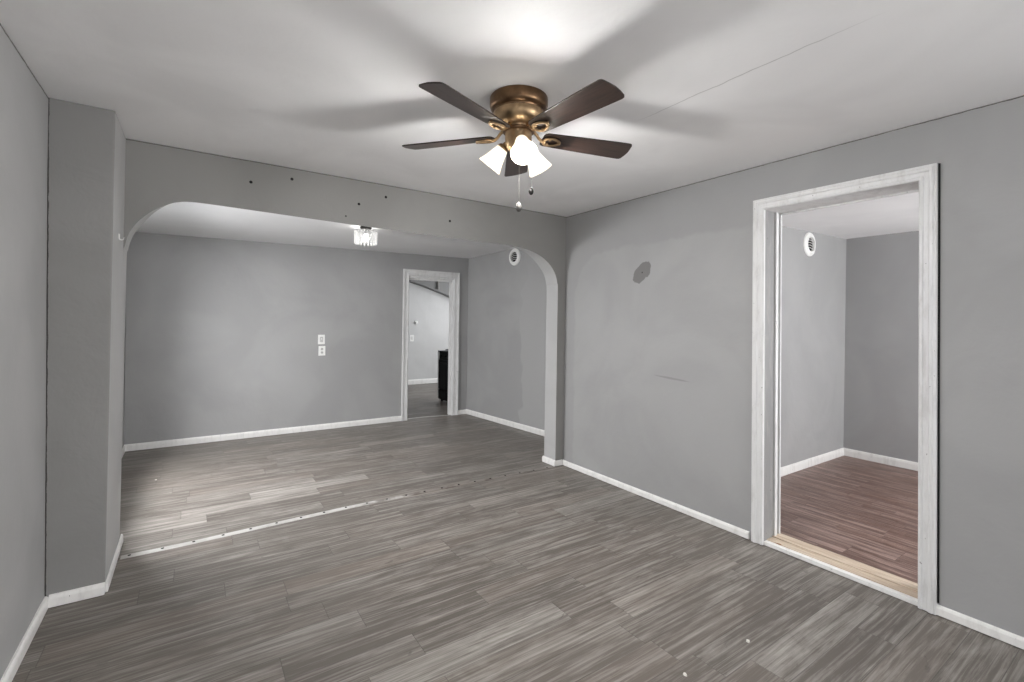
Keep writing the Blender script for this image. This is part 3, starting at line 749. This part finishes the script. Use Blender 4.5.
for k in range(18):
    t = 2 * math.pi * k / 18
    if r0 is None:
        bm = bmesh.new(); lathe(bm, [(0, 0), (0.008, 0), (0.012, -0.008), (0.012, -0.118), (0.008, -0.128), (0, -0.130)], 6)
        r0 = finish('crystal_rod', bm, M_rod, fl); o = r0
    else: o = r0.copy(); COL.objects.link(o); o.parent = fl
    o.location = (0.102 * math.cos(t), 0.102 * math.sin(t), -0.034); o.rotation_euler.z = t
point('drum_light_glow', (cx_, cy_, cz_ - 0.10), 1.6, 0.05, (1, 0.98, 0.95))

# ------------------------------------------------------------------ ceiling fan
fan = empty('ceiling_fan', (1.238, 1.798, H), 'bronze five-blade ceiling fan with dark wooden blades and three lit glass shades', 'ceiling fan')
def fz(z): return z - H
bm = bmesh.new()
lathe(bm, [(0, 0), (0.131, 0), (0.134, -0.006), (0.134, -0.040), (0.130, -0.052), (0.122, -0.060), (0.114, -0.063), (0.112, -0.068), (0.112, -0.0705)], 56)
finish('canopy', bm, M_bronze_dark, fan, smooth=True)
bm = bmesh.new()
lathe(bm, [(0.108, -0.070), (0.117, -0.073), (0.119, -0.085), (0.117, -0.100), (0.108, -0.118), (0.094, -0.130), (0.078, -0.137), (0.070, -0.140), (0.068, -0.147), (0.0, -0.147)], 56)
finish('motor_housing', bm, M_bronze, fan, smooth=True)
bm = bmesh.new()
lathe(bm, [(0.0, -0.147), (0.072, -0.147), (0.074, -0.152), (0.072, -0.158), (0.0, -0.158)], 48)
finish('rotor_plate', bm, M_bronze_dark, fan, smooth=True)
bm = bmesh.new()
lathe(bm, [(0.0, -0.158), (0.061, -0.158), (0.062, -0.185), (0.060, -0.215), (0.054, -0.232), (0.040, -0.243), (0.018, -0.248), (0.014, -0.256), (0.0, -0.260)], 48)
finish('switch_housing', bm, M_bronze, fan, smooth=True)
# blades (local x = outwards)
def blade_outline():
    P = [(0.118, -0.030), (0.122, -0.042), (0.135, -0.049), (0.20, -0.053), (0.35, -0.060), (0.50, -0.066), (0.560, -0.067), (0.571, -0.064), (0.577, -0.056), (0.584, -0.025), (0.588, 0.0), (0.586, 0.030), (0.581, 0.056), (0.575, 0.064), (0.563, 0.067)]
    P = [(x if x < 0.3 else x * 0.99, y) for x, y in P]
    return P + [(0.35, 0.060), (0.20, 0.053), (0.135, 0.049), (0.122, 0.042), (0.118, 0.030)]
PIT = math.radians(12)
bl0 = ir0 = None
for k in range(5):
    ang = -0.268 + k * 2 * math.pi / 5
    if bl0 is None:
        bm = bmesh.new(); pts = blade_outline(); t = 0.003
        a = [bm.verts.new((x, y, t)) for x, y in pts]; b = [bm.verts.new((x, y, -t)) for x, y in pts]
        bm.faces.new(a); bm.faces.new(b[::-1])
        for i in range(len(pts)): bm.faces.new([a[i], a[(i + 1) % len(pts)], b[(i + 1) % len(pts)], b[i]])
        bmesh.ops.rotate(bm, verts=bm.verts, cent=(0, 0, 0), matrix=Matrix.Rotation(-PIT, 3, 'X'))
        bl0 = finish('blade', bm, M_blade, fan, bevel=0.0012); o = bl0
        # blade iron: curved arm and open loop under the blade
        bm = bmesh.new()
        R = Matrix.Rotation(-PIT, 3, 'X')
        tube(bm, [(0.062, 0, 0.027), (0.078, 0, 0.026), (0.090, 0, 0.016), (0.102, 0, 0.0), (0.116, 0, -0.010), (0.132, 0, -0.012)], [0.012, 0.011, 0.010, 0.010, 0.011, 0.011], 10, 0.6)
        loop = []
        for i in range(29):
            tt = 2 * math.pi * i / 28
            x = 0.165 - 0.040 * math.cos(tt); y = 0.027 * math.sin(tt) * (1.0 + 0.25 * math.cos(tt))
            loop.append(R @ Vector((x, y, -0.010)))
        tube(bm, loop, 0.0075, 8, 0.7)
        for yy in (-0.022, 0.022):
            lathe(bm, [(0, -0.017), (0.006, -0.016), (0.008, -0.012), (0.008, -0.004), (0, -0.004)], 10, Matrix.Translation(R @ Vector((0.150, yy, 0))))
        lathe(bm, [(0, -0.017), (0.006, -0.016), (0.008, -0.012), (0.008, -0.004), (0, -0.004)], 10, Matrix.Translation(R @ Vector((0.204, 0, 0))))
        ir0 = finish('blade_iron', bm, M_bronze, bl0, smooth=True)
    else:
        o = bl0.copy(); COL.objects.link(o); o.parent = fan
        c = ir0.copy(); COL.objects.link(c); c.parent = o
    o.location = (0, 0, fz(2.258)); o.rotation_euler = (0, 0, ang)
# three shades
TILT = math.radians(50)
for k in range(3):
    az = -YAW - math.pi / 2 + math.radians(10) + k * 2 * math.pi / 3
    hd = Vector((math.cos(az), math.sin(az), 0)); ax = (hd * math.cos(TILT) + Vector((0, 0, -math.sin(TILT)))).normalized()
    base = hd * 0.068 + Vector((0, 0, fz(2.219)))
    Mx = axis_matrix(base, ax, (0, 0, 1))
    bm = bmesh.new()
    tube(bm, [hd * 0.045 + Vector((0, 0, fz(2.236))), base + ax * 0.004], 0.014, 12)
    lathe(bm, [(0, 0.0), (0.020, 0.0), (0.026, 0.008), (0.028, 0.024), (0.0265, 0.024), (0.0, 0.020)], 24, Mx)
    finish('shade_holder', bm, M_bronze, fan, smooth=True)
    bm = bmesh.new()
    lathe(bm, [(0.024, 0.012), (0.027, 0.016), (0.032, 0.034), (0.039, 0.060), (0.047, 0.085), (0.056, 0.108), (0.0595, 0.118), (0.0575, 0.118), (0.053, 0.106), (0.044, 0.084), (0.036, 0.059), (0.029, 0.034), (0.024, 0.018), (0.024, 0.012)], 36, Mx)
    sh = finish('glass_shade', bm, M_shade, fan, smooth=True)
    bm = bmesh.new()
    lathe(bm, [(0, 0.022), (0.013, 0.022), (0.014, 0.040), (0.022, 0.056), (0.028, 0.074), (0.026, 0.090), (0.016, 0.101), (0, 0.105)], 24, Mx)
    finish('bulb', bm, M_bulb, fan, smooth=True)
    c = fan.location + base + ax * 0.098
    point('fan_bulb_glow', c, 21.0, 0.045, (1.0, 0.98, 0.955))
# pull chains
Ra = Vector((math.cos(YAW), -math.sin(YAW), 0)); Fa = Vector((math.sin(YAW), math.cos(YAW), 0))
def chain(dx, df, ztop, zbot, fin_mat, r, lab):
    p = Ra * dx + Fa * df
    bm = bmesh.new(); tube(bm, [p + Vector((0, 0, fz(ztop))), p + Vector((0, 0, fz(zbot)))], 0.0007, 6)
    z = ztop
    while z > zbot:
        bmesh.ops.create_icosphere(bm, subdivisions=1, radius=0.0014, matrix=Matrix.Translation(p + Vector((0, 0, fz(z))))); z -= 0.006
    o = finish('pull_chain', bm, M_chain, fan, smooth=True); 
    bm = bmesh.new(); m = Matrix.Translation(p + Vector((0, 0, fz(zbot))))
    lathe(bm, [(0, 0.006), (r * 0.3, 0.004), (r * 0.75, -r * 0.5), (r, -r * 1.2), (r * 0.85, -r * 2.0), (r * 0.4, -r * 2.6), (0, -r * 2.7)], 18, m)
    f = finish('chain_bob', bm, fin_mat, o, smooth=True); f['label'] = lab
chain(0.006, -0.05, 2.19, 1.935, M_bob, 0.015, 'pale round chain bob')
chain(0.062, -0.02, 2.20, 2.012, M_darkbead, 0.012, 'dark chain bob')
